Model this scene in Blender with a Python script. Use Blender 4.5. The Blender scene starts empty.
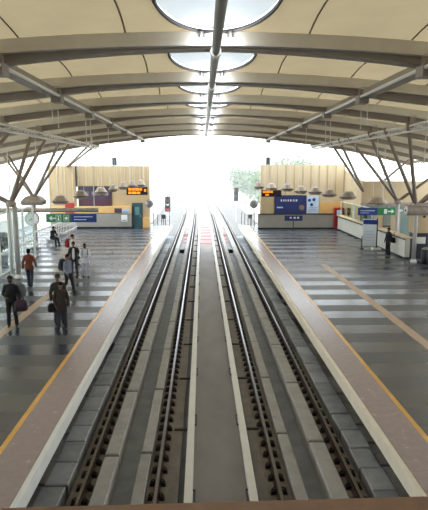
import bpy, bmesh, math, random
from mathutils import Vector, Matrix
random.seed(7)
PI = math.pi
sc = bpy.context.scene
COL = sc.collection

# ------------------------------------------------------------------ helpers
def s2l(c):
    return tuple((x/12.92 if x <= .04045 else ((x+.055)/1.055)**2.4) for x in (v/255. for v in c))

def mat(name, rgb, rough=.6, metal=0., var=.0, scale=3., spec=.5, emit=None, es=0., bump=0., rvar=0., stretch=(1,1,1)):
    m = bpy.data.materials.new(name); m.use_nodes = True
    nt = m.node_tree; b = nt.nodes['Principled BSDF']
    c = s2l(rgb)
    b.inputs['Base Color'].default_value = (*c, 1); b.inputs['Roughness'].default_value = rough
    b.inputs['Metallic'].default_value = metal; b.inputs['Specular IOR Level'].default_value = spec
    if emit:
        b.inputs['Emission Color'].default_value = (*s2l(emit), 1); b.inputs['Emission Strength'].default_value = es
    if var or bump or rvar:
        tc = nt.nodes.new('ShaderNodeTexCoord'); mp = nt.nodes.new('ShaderNodeMapping')
        mp.inputs['Scale'].default_value = stretch
        n = nt.nodes.new('ShaderNodeTexNoise'); n.inputs['Scale'].default_value = scale; n.inputs['Detail'].default_value = 6
        n.inputs['Roughness'].default_value = .65
        nt.links.new(tc.outputs['Object'], mp.inputs['Vector']); nt.links.new(mp.outputs[0], n.inputs['Vector'])
        if var:
            r = nt.nodes.new('ShaderNodeMapRange'); r.inputs['From Min'].default_value = .3; r.inputs['From Max'].default_value = .7
            r.inputs['To Min'].default_value = 1-var; r.inputs['To Max'].default_value = 1+var
            nt.links.new(n.outputs['Fac'], r.inputs['Value'])
            oi = nt.nodes.new('ShaderNodeObjectInfo')
            r2 = nt.nodes.new('ShaderNodeMapRange'); r2.inputs['To Min'].default_value = 1-var*.6; r2.inputs['To Max'].default_value = 1+var*.6
            nt.links.new(oi.outputs['Random'], r2.inputs['Value'])
            mu = nt.nodes.new('ShaderNodeMath'); mu.operation = 'MULTIPLY'
            nt.links.new(r.outputs[0], mu.inputs[0]); nt.links.new(r2.outputs[0], mu.inputs[1])
            vm = nt.nodes.new('ShaderNodeVectorMath'); vm.operation = 'SCALE'; vm.inputs[0].default_value = c
            nt.links.new(mu.outputs[0], vm.inputs['Scale']); nt.links.new(vm.outputs[0], b.inputs['Base Color'])
        if rvar:
            r = nt.nodes.new('ShaderNodeMapRange'); r.inputs['To Min'].default_value = max(0, rough-rvar); r.inputs['To Max'].default_value = rough+rvar
            nt.links.new(n.outputs['Fac'], r.inputs['Value']); nt.links.new(r.outputs[0], b.inputs['Roughness'])
        if bump:
            bp = nt.nodes.new('ShaderNodeBump'); bp.inputs['Strength'].default_value = bump; bp.inputs['Distance'].default_value = .02
            nt.links.new(n.outputs['Fac'], bp.inputs['Height']); nt.links.new(bp.outputs[0], b.inputs['Normal'])
    return m

def tag(o, label=None, cat=None, group=None, kind=None):
    if label: o['label'] = label
    if cat: o['category'] = cat
    if group: o['group'] = group
    if kind: o['kind'] = kind
    return o

ORG = {}
def empty(name, loc, label, cat, group=None, rz=0.):
    o = bpy.data.objects.new(name, None); COL.objects.link(o); o.empty_display_size = .1
    o.location = loc; o.rotation_euler = (0, 0, rz); ORG[o.name] = Vector(loc)
    return tag(o, label, cat, group)

class MB:
    def __init__(s): s.v = []; s.f = []
    def add(s, vs, fs):
        n = len(s.v); s.v += [tuple(v) for v in vs]; s.f += [tuple(i+n for i in f) for f in fs]; return s
    def box(s, x0, x1, y0, y1, z0, z1):
        return s.add([(x0,y0,z0),(x1,y0,z0),(x1,y1,z0),(x0,y1,z0),(x0,y0,z1),(x1,y0,z1),(x1,y1,z1),(x0,y1,z1)],
                     [(0,3,2,1),(4,5,6,7),(0,1,5,4),(1,2,6,5),(2,3,7,6),(3,0,4,7)])
    def cbox(s, x0, x1, y0, y1, z0, z1, c=.02):    # box with chamfered top edges
        return s.loft([[(x0,y0,z0),(x1,y0,z0),(x1,y1,z0),(x0,y1,z0)], [(x0,y0,z1-c),(x1,y0,z1-c),(x1,y1,z1-c),(x0,y1,z1-c)],
                       [(x0+c,y0+c,z1),(x1-c,y0+c,z1),(x1-c,y1-c,z1),(x0+c,y1-c,z1)]])
    def loft(s, rings, cap=True):
        k = len(rings[0]); vs = [p for r in rings for p in r]; fs = []
        for i in range(len(rings)-1):
            for j in range(k):
                a = i*k+j; b = i*k+(j+1) % k
                fs.append((a, b, b+k, a+k))
        if cap:
            fs.append(tuple(range(k-1, -1, -1))); fs.append(tuple(range((len(rings)-1)*k, len(rings)*k)))
        return s.add(vs, fs)
    def frame(s, d):
        d = Vector(d).normalized(); u = Vector((0,0,1)) if abs(d.z) < .9 else Vector((1,0,0))
        a = d.cross(u).normalized(); b = a.cross(d).normalized(); return d, a, b
    def tube(s, p0, p1, r, r1=None, seg=8):
        p0 = Vector(p0); p1 = Vector(p1); r1 = r if r1 is None else r1
        d, a, b = s.frame(p1-p0)
        ring = lambda p, q: [p+(a*math.cos(t)+b*math.sin(t))*q for t in (2*PI*i/seg for i in range(seg))]
        return s.loft([ring(p0, r), ring(p1, r1)])
    def path(s, pts, r, seg=6):
        rings = []
        pts = [Vector(p) for p in pts]
        for i, p in enumerate(pts):
            d = pts[min(i+1, len(pts)-1)]-pts[max(i-1, 0)]
            _, a, b = s.frame(d)
            rings.append([p+(a*math.cos(t)+b*math.sin(t))*r for t in (2*PI*j/seg for j in range(seg))])
        return s.loft(rings)
    def beam(s, p0, p1, w, h):                        # rectangular bar between two points
        p0 = Vector(p0); p1 = Vector(p1); d, a, b = s.frame(p1-p0)
        q = [a*w/2+b*h/2, -a*w/2+b*h/2, -a*w/2-b*h/2, a*w/2-b*h/2]
        return s.loft([[p0+k for k in q], [p1+k for k in q]])
    def ell(s, c, r, nu=12, nv=8, rot=None):
        c = Vector(c); vs = []; fs = []
        R = rot or Matrix.Identity(3)
        vs.append(c+R @ Vector((0,0,-r[2])))
        for i in range(1, nv):
            p = -PI/2+PI*i/nv
            for j in range(nu):
                t = 2*PI*j/nu
                vs.append(c+R @ Vector((r[0]*math.cos(p)*math.cos(t), r[1]*math.cos(p)*math.sin(t), r[2]*math.sin(p))))
        vs.append(c+R @ Vector((0,0,r[2]))); L = len(vs)-1
        for j in range(nu):
            fs.append((0, 1+(j+1) % nu, 1+j)); fs.append((L, L-nu+j, L-nu+(j+1) % nu))
            for i in range(nv-2):
                a = 1+i*nu+j; b = 1+i*nu+(j+1) % nu
                fs.append((a, b, b+nu, a+nu))
        return s.add(vs, fs)
    def cap(s, p0, p1, r0, r1, seg=10):               # tapered capsule
        p0 = Vector(p0); p1 = Vector(p1); d, a, b = s.frame(p1-p0); rings = []
        def ring(p, r): rings.append([p+(a*math.cos(t)+b*math.sin(t))*r for t in (2*PI*i/seg for i in range(seg))])
        for k in (80, 50, 20): ring(p0-d*r0*math.sin(math.radians(k)), r0*math.cos(math.radians(k)))
        for k in (0,): ring(p0, r0)
        ring(p1, r1)
        for k in (20, 50, 80): ring(p1+d*r1*math.sin(math.radians(k)), r1*math.cos(math.radians(k)))
        return s.loft(rings)
    def lathe(s, c, prof, seg=20):                     # prof: (radius, z) bottom to top
        c = Vector(c)
        return s.loft([[c+Vector((r*math.cos(2*PI*i/seg), r*math.sin(2*PI*i/seg), z)) for i in range(seg)] for r, z in prof])
    def disc_y(s, c, r, t, seg=28):                    # disc whose axis is Y
        c = Vector(c)
        return s.loft([[c+Vector((r*math.cos(2*PI*i/seg), y, r*math.sin(2*PI*i/seg))) for i in range(seg)] for y in (-t/2, t/2)])
    def build(s, name, m, parent=None, smooth=False, local=False):
        me = bpy.data.meshes.new(name)
        off = Vector((0,0,0))
        if parent is not None and not local: off = ORG.get(parent.name, off)
        me.from_pydata([tuple(Vector(v)-off) for v in s.v], [], s.f)
        bm = bmesh.new(); bm.from_mesh(me); bmesh.ops.recalc_face_normals(bm, faces=bm.faces); bm.to_mesh(me); bm.free()
        if smooth:
            for p in me.polygons: p.use_smooth = True
        me.materials.append(m)
        o = bpy.data.objects.new(name, me); COL.objects.link(o)
        if parent is not None:
            o.parent = parent; ORG[o.name] = ORG.get(parent.name, off) if not local else Vector((0,0,0))
        else: ORG[o.name] = Vector((0,0,0))
        return o

def struct(name, mb, m):
    return tag(mb.build(name, m), kind='structure')
def dup(o, parent):
    c = o.copy(); COL.objects.link(c); c.parent = parent; return c
def nth(i):
    w = ['first','second','third','fourth','fifth','sixth','seventh','eighth','ninth','tenth','eleventh','twelfth']
    return w[i] if i < 12 else '%d%s' % (i+1, {1:'st',2:'nd',3:'rd'}.get((i+1) % 10 if (i+1)//10 != 1 else 0, 'th'))
def baked(mb, voxel, it=2):                            # union of the pieces as one smooth skin
    me = bpy.data.meshes.new('tmp'); me.from_pydata(mb.v, [], mb.f)
    bm = bmesh.new(); bm.from_mesh(me); bmesh.ops.recalc_face_normals(bm, faces=bm.faces); bm.to_mesh(me); bm.free()
    o = bpy.data.objects.new('tmp', me); COL.objects.link(o)
    r = o.modifiers.new('r', 'REMESH'); r.mode = 'VOXEL'; r.voxel_size = voxel; r.use_smooth_shade = True
    if it:
        q = o.modifiers.new('s', 'SMOOTH'); q.factor = .5; q.iterations = it
    dg = bpy.context.evaluated_depsgraph_get(); dg.update()
    out = bpy.data.meshes.new_from_object(o.evaluated_get(dg), depsgraph=dg)
    bpy.data.objects.remove(o); bpy.data.meshes.remove(me)
    for p in out.polygons: p.use_smooth = True
    return out
def obj_from(name, me, m, parent):
    me.name = name; me.materials.clear(); me.materials.append(m)
    o = bpy.data.objects.new(name, me); COL.objects.link(o); o.parent = parent; ORG[o.name] = Vector((0,0,0)); return o
def text(name, body, size, loc, m, parent, align='CENTER', rot=(PI/2,0,0)):
    cu = bpy.data.curves.new(name, 'FONT'); cu.body = body; cu.size = size; cu.align_x = align; cu.align_y = 'CENTER'; cu.extrude = .004
    t = bpy.data.objects.new(name, cu); COL.objects.link(t)
    dg = bpy.context.evaluated_depsgraph_get(); me = bpy.data.meshes.new_from_object(t.evaluated_get(dg))
    bpy.data.objects.remove(t)
    me.transform(Matrix.Translation(Vector(loc)-ORG.get(parent.name, Vector((0,0,0)))) @ Matrix.Rotation(rot[0], 4, 'X'))
    return obj_from(name, me, m, parent)

# ------------------------------------------------------------------ people (built first, moved into place)
SKIN = mat('skin', (120,82,62), .55); DARKHAIR = mat('black_hair', (18,15,14), .8, spec=.15)
EYE = mat('eye', (25,20,18), .3); LIP = mat('lip', (105,58,52), .5)
CL = {}
def cloth(rgb):
    if rgb not in CL: CL[rgb] = mat('cloth_%d_%d_%d' % rgb, rgb, .85, var=.12, scale=9, bump=.3)
    return CL[rgb]

def person(label, loc, face, top, legs, shoes=(25,25,27), hem=.86, P=None, cap=None, mask=None, vest=None, h=1.72, hair=DARKHAIR, group=None, headturn=0., shirt=None, coat=.0):
    """face: heading in degrees, 0 looks towards the footbridge, 90 looks to the right"""
    P = P or {}
    root = empty('person', loc, label, 'person', group, math.radians(face))
    k = h/1.72; root.scale = (k, k, k)
    J = dict(pel=(0,0,.95), hL=(.09,0,.92), hR=(-.09,0,.92), kL=(.1,-.025,.5), kR=(-.1,-.025,.5), aL=(.105,.02,.09), aR=(-.105,.02,.09),
             ch=(0,0,1.28), sL=(.165,.01,1.385), sR=(-.165,.01,1.385), eL=(.245,.03,1.13), eR=(-.245,.03,1.13), wL=(.25,-.05,.9), wR=(-.25,-.05,.9),
             nk=(0,.01,1.45), hd=(0,-.012,1.63))
    J.update(P); J = {a: Vector(b) for a, b in J.items()}
    sit = 'pel' in P
    H = J['hd']; RZ = Matrix.Rotation(headturn, 3, 'Z')
    hp = lambda x, y, z: H+RZ @ Vector((x, y, z))
    def torso(mb, g):
        a, b = J['pel'], J['ch']
        mb.ell(a+Vector((0,0,.02)), (.165+g, .115+g, .13+g)); mb.ell(a.lerp(b, .5), (.145+g, .105+g, .17+g)); mb.ell(b, (.155+g, .11+g, .15+g))
        mb.cap(J['sL'], J['sR'], .052+g, .052+g); mb.cap(b+Vector((0,0,.06)), J['nk']+Vector((0,0,.01)), .105+g, .055+g*.5)
        for q in 'LR': mb.cap(J['s'+q]+Vector((0,0,.01)), J['nk']+Vector((0,0,.005)), .045+g, .05+g*.4)
    def arm(mb, s, g, hand=True):
        e, w = J['e'+s], J['w'+s]
        mb.cap(J['s'+s], e, .055+g, .042+g); mb.cap(e, w, .042+g, .029+g)
    def hand(mb, s):
        e, w = J['e'+s], J['w'+s]; d = (w-e).normalized(); sg = 1 if s == 'L' else -1
        side = Vector((0,-1,0)); side = (side-d*side.dot(d)).normalized()         # thumb side, forward
        n = d.cross(side).normalized()*sg                                        # palm normal
        inw = Vector((-sg,0,0)); n = n if n.dot(inw) > 0 else -n
        pc = w+d*.055
        for q in (-.028, -.01, .01, .028): mb.cap(w+d*.01+side*q*.6, w+d*.09+side*q, .015, .012, 8)
        for q, L in ((.029,.07), (.0105,.078), (-.0095,.072), (-.028,.058)):
            k0 = w+d*.092+side*q; k1 = k0+d*L*.5+n*.012; k2 = k1+d*L*.4+n*.03
            mb.cap(k0, k1, .0092, .0085, 8); mb.cap(k1, k2, .0085, .0072, 8)
        t0 = w+d*.03+side*.025; t1 = t0+d*.03+side*.03+n*.008; t2 = t1+d*.035+side*.008+n*.012
        mb.cap(t0, t1, .013, .0105, 8); mb.cap(t1, t2, .0105, .0085, 8)
    def leg(mb, s, g, g2=None):
        mb.cap(J['h'+s], J['k'+s], .085+g, .056+g); mb.cap(J['k'+s], J['a'+s], .056+g, .036+(g if g2 is None else g2))
        c = J['k'+s].lerp(J['a'+s], .3); mb.ell(c+Vector((0,.015,0)), (.054+g,.056+g,.11))
    b = MB()
    b.ell(hp(0,.012,.02), (.075,.092,.105), 16, 12); b.ell(hp(0,-.025,-.05), (.056,.066,.066), 14, 10)
    b.cap(hp(0,-.092,.012), hp(0,-.108,-.018), .009, .0135, 8)
    for q in (-1, 1):
        b.ell(hp(.076*q,.012,-.005), (.011,.022,.032)); b.ell(hp(.03*q,-.078,.024), (.02,.012,.008))
    b.cap(J['nk'], hp(0,.012,-.04), .055, .052); torso(b, 0)
    for s in 'LR':
        arm(b, s, 0); hand(b, s); leg(b, s, 0)
        b.cap(J['a'+s]+Vector((0,.02,-.03)), J['a'+s]+Vector((0,-.12,-.055)), .035, .025)
    obj_from('body', baked(b, .0075, 1), SKIN, root)
    t = MB(); torso(t, .018)
    for s in 'LR': arm(t, s, .017)
    if not sit:
        if hem < .95:
            t.loft([[Vector((rx*math.cos(2*PI*i/20), ry*math.sin(2*PI*i/20), z)) for i in range(20)] for rx, ry, z in ((.178+coat,.135+coat*.7,hem),(.172+coat*.5,.13+coat*.4,(hem+1.1)/2),(.158,.12,1.1))])
    jk = obj_from('jacket', baked(t, .011, 3), cloth(top), root)
    l = MB(); l.ell(J['pel']+Vector((0,0,-.02)), (.17,.125,.12))
    for s in 'LR': leg(l, s, .018, .03)
    obj_from('trousers', baked(l, .011, 3), cloth(legs), root)
    for s in 'LR':
        a = J['a'+s]; f = Vector((.012 if s == 'L' else -.012, -1, 0)).normalized()
        q = MB(); q.cap(a+Vector((0,.025,-.045)), a+f*.13+Vector((0,0,-.058)), .045, .032); q.cap(a+Vector((0,.02,-.04)), a+Vector((0,.015,.02)), .048, .05)
        me = baked(q, .009, 2)
        for v in me.vertices: v.co.z = max(v.co.z, a.z-.09)
        obj_from('shoe', me, cloth(shoes), root)
    hm = MB(); hm.ell(hp(0,.02,.046), (.086,.102,.092), 16, 12); hm.ell(hp(0,.05,-.01), (.074,.062,.08), 16, 10)
    obj_from('hair', baked(hm, .008, 1), hair, root)
    for q in (-1, 1): MB().ell(hp(.03*q,-.083,.012), (.014,.009,.008)).build('eye', EYE, root, True, True)
    if mask:
        m = MB().ell(hp(0,-.04,-.045), (.066,.076,.062), 16, 10); m.build('face_mask', cloth(mask), root, True, True)
    else: MB().ell(hp(0,-.088,-.062), (.024,.008,.008)).build('mouth', LIP, root, True, True)
    if cap:
        m = MB().ell(hp(0,.012,.068), (.09,.106,.082), 16, 10)
        m.loft([[hp(x,y,.045+dz) for x, y in ((-.075,-.06),(-.065,-.15),(0,-.185),(.065,-.15),(.075,-.06))] for dz in (0,.014)])
        m.build('cap', cloth(cap), root, True, True)
    if vest:                                             # open front showing the shirt below
        v = MB(); v.ell(J['ch']+Vector((0,-.078,-.04)), (.07,.072,.2)); v.ell(Vector((0,-.085,1.02)), (.075,.075,.2))
        v.build('shirt', cloth(vest), root, True, True)
    return root

def bag(name, label, cat, loc, face, size, col, straps=None, strapcol=None, group=None):
    root = empty(name, loc, label, cat, group, math.radians(face))
    w, d, h = size; b = MB()
    b.loft([[Vector((sx*w/2*q, sy*d/2*q2, z*h)) for sx, sy in ((-.7,-1),(.7,-1),(1,-.6),(1,.6),(.7,1),(-.7,1),(-1,.6),(-1,-.6))] for z, q, q2 in ((0,.7,.75),(.1,1,1),(.6,1,.95),(.88,.8,.7),(1,.45,.4))])
    obj_from('bag_body', baked(b, .012, 4), cloth(col), root)
    p = MB(); p.loft([[Vector((sx*w*.32, -d/2-.03 if j else -d/2+.02, z*h)) for sx, z in ((-1,.12),(1,.12),(1,.45),(-1,.45))] for j in (0,1)])
    p.build('front_pocket', cloth(tuple(int(c*.85) for c in col)), root, False, True)
    for pts in straps or []:
        MB().path(pts, .016).build('strap', cloth(strapcol or col), root, True, True)
    return root

# walking / standing poses
WALK = dict(kL=(.1,-.14,.5), aL=(.1,-.2,.09), kR=(-.1,.02,.49), aR=(-.1,.24,.13), eL=(.25,.09,1.14), wL=(.26,.06,.9), eR=(-.25,-.03,1.14), wR=(-.25,-.17,.93))
STAND = dict(aL=(.13,.02,.09), kL=(.115,-.02,.5), aR=(-.12,.02,.09))
person('person in black with a cap, standing over the beige floor line with a holdall', (-6.5,17.35,0), 12, (24,24,28), (20,20,24), (60,42,38),
       P=dict(STAND, eR=(-.25,.03,1.15), wR=(-.13,-.2,1.08), eL=(.27,.02,1.15), wL=(.28,-.12,.97)), cap=(28,28,32), mask=(40,40,46), hem=.88, h=1.74)
bag('holdall', 'dark purple holdall held at the side of the person in black', 'bag', (-6.13,17.2,.6), 12, (.44,.3,.38), (58,42,56), [[(-.12,0,.33),(-.1,0,.43),(0,0,.47),(.1,0,.43),(.12,0,.33)]], (40,30,40))
bag('backpack', 'grey backpack on the shoulder of the person in black', 'bag', (-6.24,17.57,1.0), 192, (.36,.24,.46), (120,122,126), [[(-.13,.1,.42),(-.12,.25,.46),(-.12,.36,.3)]], (90,90,95))
person('person in rust brown jacket and jeans walking beside the left pillars', (-7.86,23.4,0), 184, (122,62,40), (52,58,74), (38,36,40), P=WALK, hem=.84, h=1.76, coat=.03)
person('person in dark brown coat standing at the front of the close pair', (-4.72,17.0,0), 18, (52,42,36), (40,42,48), P=dict(STAND, eR=(-.25,.02,1.14), wR=(-.2,-.12,.92)), hem=.72, h=1.6, coat=.02)
bag('shoulder_bag', 'black shoulder bag hanging beside the person in the dark brown coat', 'bag', (-5.0,16.95,.62), 18, (.32,.18,.3), (20,20,22), [[(-.1,0,.27),(-.02,.02,.5),(.22,.06,.74)]])
person('person in olive jacket and cap standing behind the dark brown coat', (-4.98,17.62,0), 25, (44,44,38), (46,52,66), P=STAND, cap=(36,34,34), hem=.84, h=1.74)
person('person in grey blue shirt and black trousers striding right with a backpack', (-5.86,22.4,0), 62, (128,136,154), (26,27,32), P=WALK, hem=.9, h=1.66)
bag('backpack', 'dark navy backpack worn by the striding person in the grey blue shirt', 'bag', (-6.12,22.54,.96), 242, (.36,.24,.52), (44,48,60), [[(-.12,.1,.46),(-.13,.25,.52),(-.13,.36,.35)],[(.12,.1,.46),(.13,.25,.52),(.13,.36,.35)]])
person('person in white outfit with dark straps and mask, standing right of the group', (-5.86,25.75,0), 6, (222,224,232), (176,178,192), (36,36,44), P=dict(STAND, aL=(.15,-.1,.09), kL=(.12,-.08,.5), eL=(.26,0,1.14), wL=(.14,-.2,1.1), eR=(-.26,0,1.14), wR=(-.14,-.2,1.1)), hem=.74, h=1.66, coat=.03, mask=(30,30,34))
bag('backpack', 'black backpack with front straps worn by the person in white', 'bag', (-5.86,25.9,1.0), 186, (.3,.18,.42), (28,28,34), [[(-.12,.05,.4),(-.13,.2,.43),(-.13,.31,.25),(-.14,.26,.05)],[(.12,.05,.4),(.13,.2,.43),(.13,.31,.25),(.14,.26,.05)]])
person('person in open black jacket over a white shirt behind the grey blue shirt', (-6.45,25.9,0), 8, (32,33,38), (60,64,76), P=STAND, hem=.8, vest=(225,226,228), h=1.74)
person('person in pale shirt with a red backpack, farthest back of the group', (-7.3,29.2,0), 70, (225,216,212), (60,62,72), P=WALK, hem=.9, h=1.7)
bag('backpack', 'red backpack worn by the farthest person of the left group', 'bag', (-7.6,29.3,.98), 250, (.36,.22,.5), (158,38,44), [[(-.12,.1,.44),(-.13,.24,.5),(-.13,.34,.35)],[(.12,.1,.44),(.13,.24,.5),(.13,.34,.35)]])
SIT = dict(pel=(0,.02,.55), hL=(.09,0,.52), hR=(-.09,0,.52), kL=(.11,-.42,.52), kR=(-.11,-.42,.5), aL=(.11,-.5,.09), aR=(-.11,-.4,.09), ch=(0,-.06,.88), sL=(.185,-.1,1.0), sR=(-.185,-.1,1.0),
           eL=(.24,-.18,.76), eR=(-.24,-.18,.76), wL=(.1,-.4,.7), wR=(-.1,-.4,.7), nk=(0,-.1,1.05), hd=(0,-.17,1.22))
person('person in black sitting hunched on a steel seat by the left railing', (-10.65,36.9,0), 62, (26,27,31), (30,31,36), P=SIT, h=1.74)
person('person in dark clothes standing alone by the right counter', (11.75,32.3,0), -70, (30,33,40), (28,30,36), P=STAND, hem=.84, h=1.7)
bag('shoulder_bag', 'black bag at the hip of the person by the right counter', 'bag', (12.0,32.15,.78), -70, (.3,.16,.34), (24,25,30), [[(-.1,0,.3),(-.02,.02,.5),(.02,.1,.68)]])

# ------------------------------------------------------------------ materials
STEEL = mat('painted_grey_steel', (172,170,168), .45, 0, .06, 2)
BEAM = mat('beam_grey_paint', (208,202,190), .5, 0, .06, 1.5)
BEAMD = mat('beam_dark_paint_shade', (142,131,118), .55, 0, .08, 1.5)  # dark plates and purlins; on the haunches it carries painted underside shade
GALV = mat('galvanised_tube', (206,202,196), .4, .1, .05, 4)
STRUT = mat('strut_paint', (140,126,112), .5, 0, .06, 2)
WHITE = mat('white_paint', (228,228,224), .5, 0, .04, 2)
BLACK = mat('black_paint', (24,24,26), .5)
DGREY = mat('dark_grey_plastic', (62,62,64), .5)
CREAM = mat('cream_panel', (180,157,120), .6, 0, .05, .8)
CREAM2 = mat('pale_cream_panel', (206,186,150), .6, 0, .05, .8)
LIT_CREAM = mat('fascia_orange_lit_tint', (226,180,112), .55, 0, .04, 1)  # cream fascia with the orange light on it mixed into the colour
GREYWALL = mat('grey_stone_dado', (150,146,136), .45, 0, .06, 2)
CONC_L = mat('pale_concrete', (164,162,158), .85, 0, .16, 2.2, bump=.25)
CONC_M = mat('grey_concrete', (138,141,144), .8, 0, .2, 1.6, bump=.3)
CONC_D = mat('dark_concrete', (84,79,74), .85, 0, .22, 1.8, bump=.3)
PLINTH = mat('rust_stained_plinth', (134,129,124), .9, 0, .2, 2.5, bump=.3)
PLINTHD = mat('dark_rail_plinth', (124,114,104), .9, 0, .25, 3, bump=.3)
COVER = mat('cable_cover_concrete', (156,158,159), .85, 0, .28, 1.7, bump=.35)
WALK = mat('walkway_screed', (136,130,126), .75, 0, .16, .9, bump=.2, stretch=(1,.4,1))
CONDUIT = mat('pale_conduit', (226,224,216), .6, 0, .06, 2)
RAILB = mat('rusty_rail', (74,58,50), .7, .3, .15, 5)
RAILT = mat('polished_rail_head', (116,112,110), .28, 1., .05, 6)
CLIP = mat('black_rail_clip', (30,28,28), .6)
COPE_L = mat('white_coping', (232,232,226), .6, 0, .06, 3)
COPE_R = mat('cream_coping', (234,222,200), .6, 0, .07, 3)
PINK = mat('mauve_granite', (158,143,142), .25, 0, .1, 6, spec=1., rvar=.08)
YEL = mat('yellow_line_paint', (226,172,76), .3, 0, .12, 5, spec=.9)
BEIGE = mat('beige_tactile_tile', (182,156,130), .45, 0, .08, 6)
LEDGE = mat('footbridge_ledge_stone', (236,202,184), .6, 0, .12, 12)
CHROME = mat('brushed_steel', (170,172,174), .3, .9)
GRASSY = mat('leaf_green', (96,122,70), .7, 0, .25, 4)
DLEAF = mat('dark_leaf', (44,66,40), .6, 0, .25, 4)
BARK = mat('bark', (92,74,58), .9, 0, .2, 6)
ASPH = mat('viaduct_deck', (112,110,106), .9, 0, .15, 1)
PARA = mat('viaduct_parapet', (200,196,188), .85, 0, .08, 1)
RED = mat('red_enamel', (168,34,34), .4)
REDP = mat('red_track_paint', (176,62,60), .7, 0, .12, 4)
SIGNG = mat('sign_green', (28,120,58), .4); SIGNB = mat('sign_blue', (30,52,128), .4)
NAVY = mat('navy_poster', (40,48,98), .45, 0, .1, 1.2)
SIGNW = mat('sign_white', (235,238,235), .5)
PALEBLUE = mat('pale_blue_poster', (186,204,226), .5, 0, .12, 1.5)
TEAL = mat('teal_door', (50,88,92), .4, 0, .08, 1)
DPOSTER = mat('dark_poster', (72,58,74), .45, 0, .45, .9)
LEDO = mat('orange_led', (255,150,20), .5, emit=(255,150,24), es=1.6)
LAMP = mat('lamp_lens', (255,255,255), .5, emit=(235,244,255), es=25)
SHADE = mat('lamp_shade_metal', (150,136,120), .55, 0, .3, 5)

def floor_mat():                                         # polished bands of two granites laid across the platform
    m = mat('banded_granite', (80,80,82), .2); nt = m.node_tree; b = nt.nodes['Principled BSDF']; L = nt.links
    tc = nt.nodes.new('ShaderNodeTexCoord'); sp = nt.nodes.new('ShaderNodeSeparateXYZ'); L.new(tc.outputs['Object'], sp.inputs[0])
    def mth(op, a, v=None):
        n = nt.nodes.new('ShaderNodeMath'); n.operation = op
        for i, x in enumerate((a, v)):
            if x is None: continue
            if isinstance(x, (int, float)): n.inputs[i].default_value = x
            else: L.new(x, n.inputs[i])
        return n.outputs[0]
    band = mth('GREATER_THAN', mth('MODULO', mth('ADD', sp.outputs['Y'], 40.35), 1.8), .9)
    tile = nt.nodes.new('ShaderNodeTexWhiteNoise'); cb = nt.nodes.new('ShaderNodeCombineXYZ')
    L.new(mth('FLOOR', mth('DIVIDE', sp.outputs['X'], .9)), cb.inputs[0]); L.new(mth('FLOOR', mth('DIVIDE', mth('ADD', sp.outputs['Y'], 40.35), .9)), cb.inputs[1])
    L.new(cb.outputs[0], tile.inputs['Vector'])
    n = nt.nodes.new('ShaderNodeTexNoise'); n.inputs['Scale'].default_value = 9; n.inputs['Detail'].default_value = 5; L.new(tc.outputs['Object'], n.inputs['Vector'])
    mx = nt.nodes.new('ShaderNodeMix'); mx.data_type = 'RGBA'
    mx.inputs[6].default_value = (*s2l((22,27,35)), 1); mx.inputs[7].default_value = (*s2l((54,62,74)), 1)
    L.new(band, mx.inputs[0])
    v = mth('ADD', mth('MULTIPLY', tile.outputs['Value'], .3), mth('ADD', mth('MULTIPLY', n.outputs['Fac'], .35), .7))
    vs = nt.nodes.new('ShaderNodeVectorMath'); vs.operation = 'SCALE'; L.new(mx.outputs[2], vs.inputs[0]); L.new(v, vs.inputs['Scale'])
    L.new(vs.outputs[0], b.inputs['Base Color'])
    L.new(mth('ADD', mth('MULTIPLY', band, -.2), mth('ADD', mth('MULTIPLY', n.outputs['Fac'], .06), .40)), b.inputs['Roughness'])
    L.new(mth('ADD', mth('MULTIPLY', band, .15), .85), b.inputs['Specular IOR Level']); b.inputs['IOR'].default_value = 1.85
    return m
FLOOR = floor_mat()

def fabric(name, rgb, tr, k):
    m = bpy.data.materials.new(name); m.use_nodes = True; nt = m.node_tree; nt.nodes.clear()
    o = nt.nodes.new('ShaderNodeOutputMaterial'); d = nt.nodes.new('ShaderNodeBsdfDiffuse'); t = nt.nodes.new('ShaderNodeBsdfTranslucent'); mx = nt.nodes.new('ShaderNodeMixShader')
    tc = nt.nodes.new('ShaderNodeTexCoord'); n = nt.nodes.new('ShaderNodeTexNoise'); n.inputs['Scale'].default_value = .7; n.inputs['Detail'].default_value = 4
    nt.links.new(tc.outputs['Object'], n.inputs['Vector'])
    r = nt.nodes.new('ShaderNodeMapRange'); r.inputs['To Min'].default_value = .82; r.inputs['To Max'].default_value = 1.12; nt.links.new(n.outputs['Fac'], r.inputs['Value'])
    for sh, c in ((d, rgb), (t, tr)):
        v = nt.nodes.new('ShaderNodeVectorMath'); v.operation = 'SCALE'; v.inputs[0].default_value = s2l(c); nt.links.new(r.outputs[0], v.inputs['Scale']); nt.links.new(v.outputs[0], sh.inputs['Color'])
    mx.inputs[0].default_value = k
    nt.links.new(d.outputs[0], mx.inputs[1]); nt.links.new(t.outputs[0], mx.inputs[2]); nt.links.new(mx.outputs[0], o.inputs[0]); return m
MEMB = fabric('tensile_membrane', (204,180,138), (134,120,94), .4)
SKYL = fabric('translucent_skylight', (215,216,214), (140,142,141), .6)
SEAM = mat('membrane_seam', (104,82,62), .8)
CABLE = mat('edge_cable', (70,64,60), .6)
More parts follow.
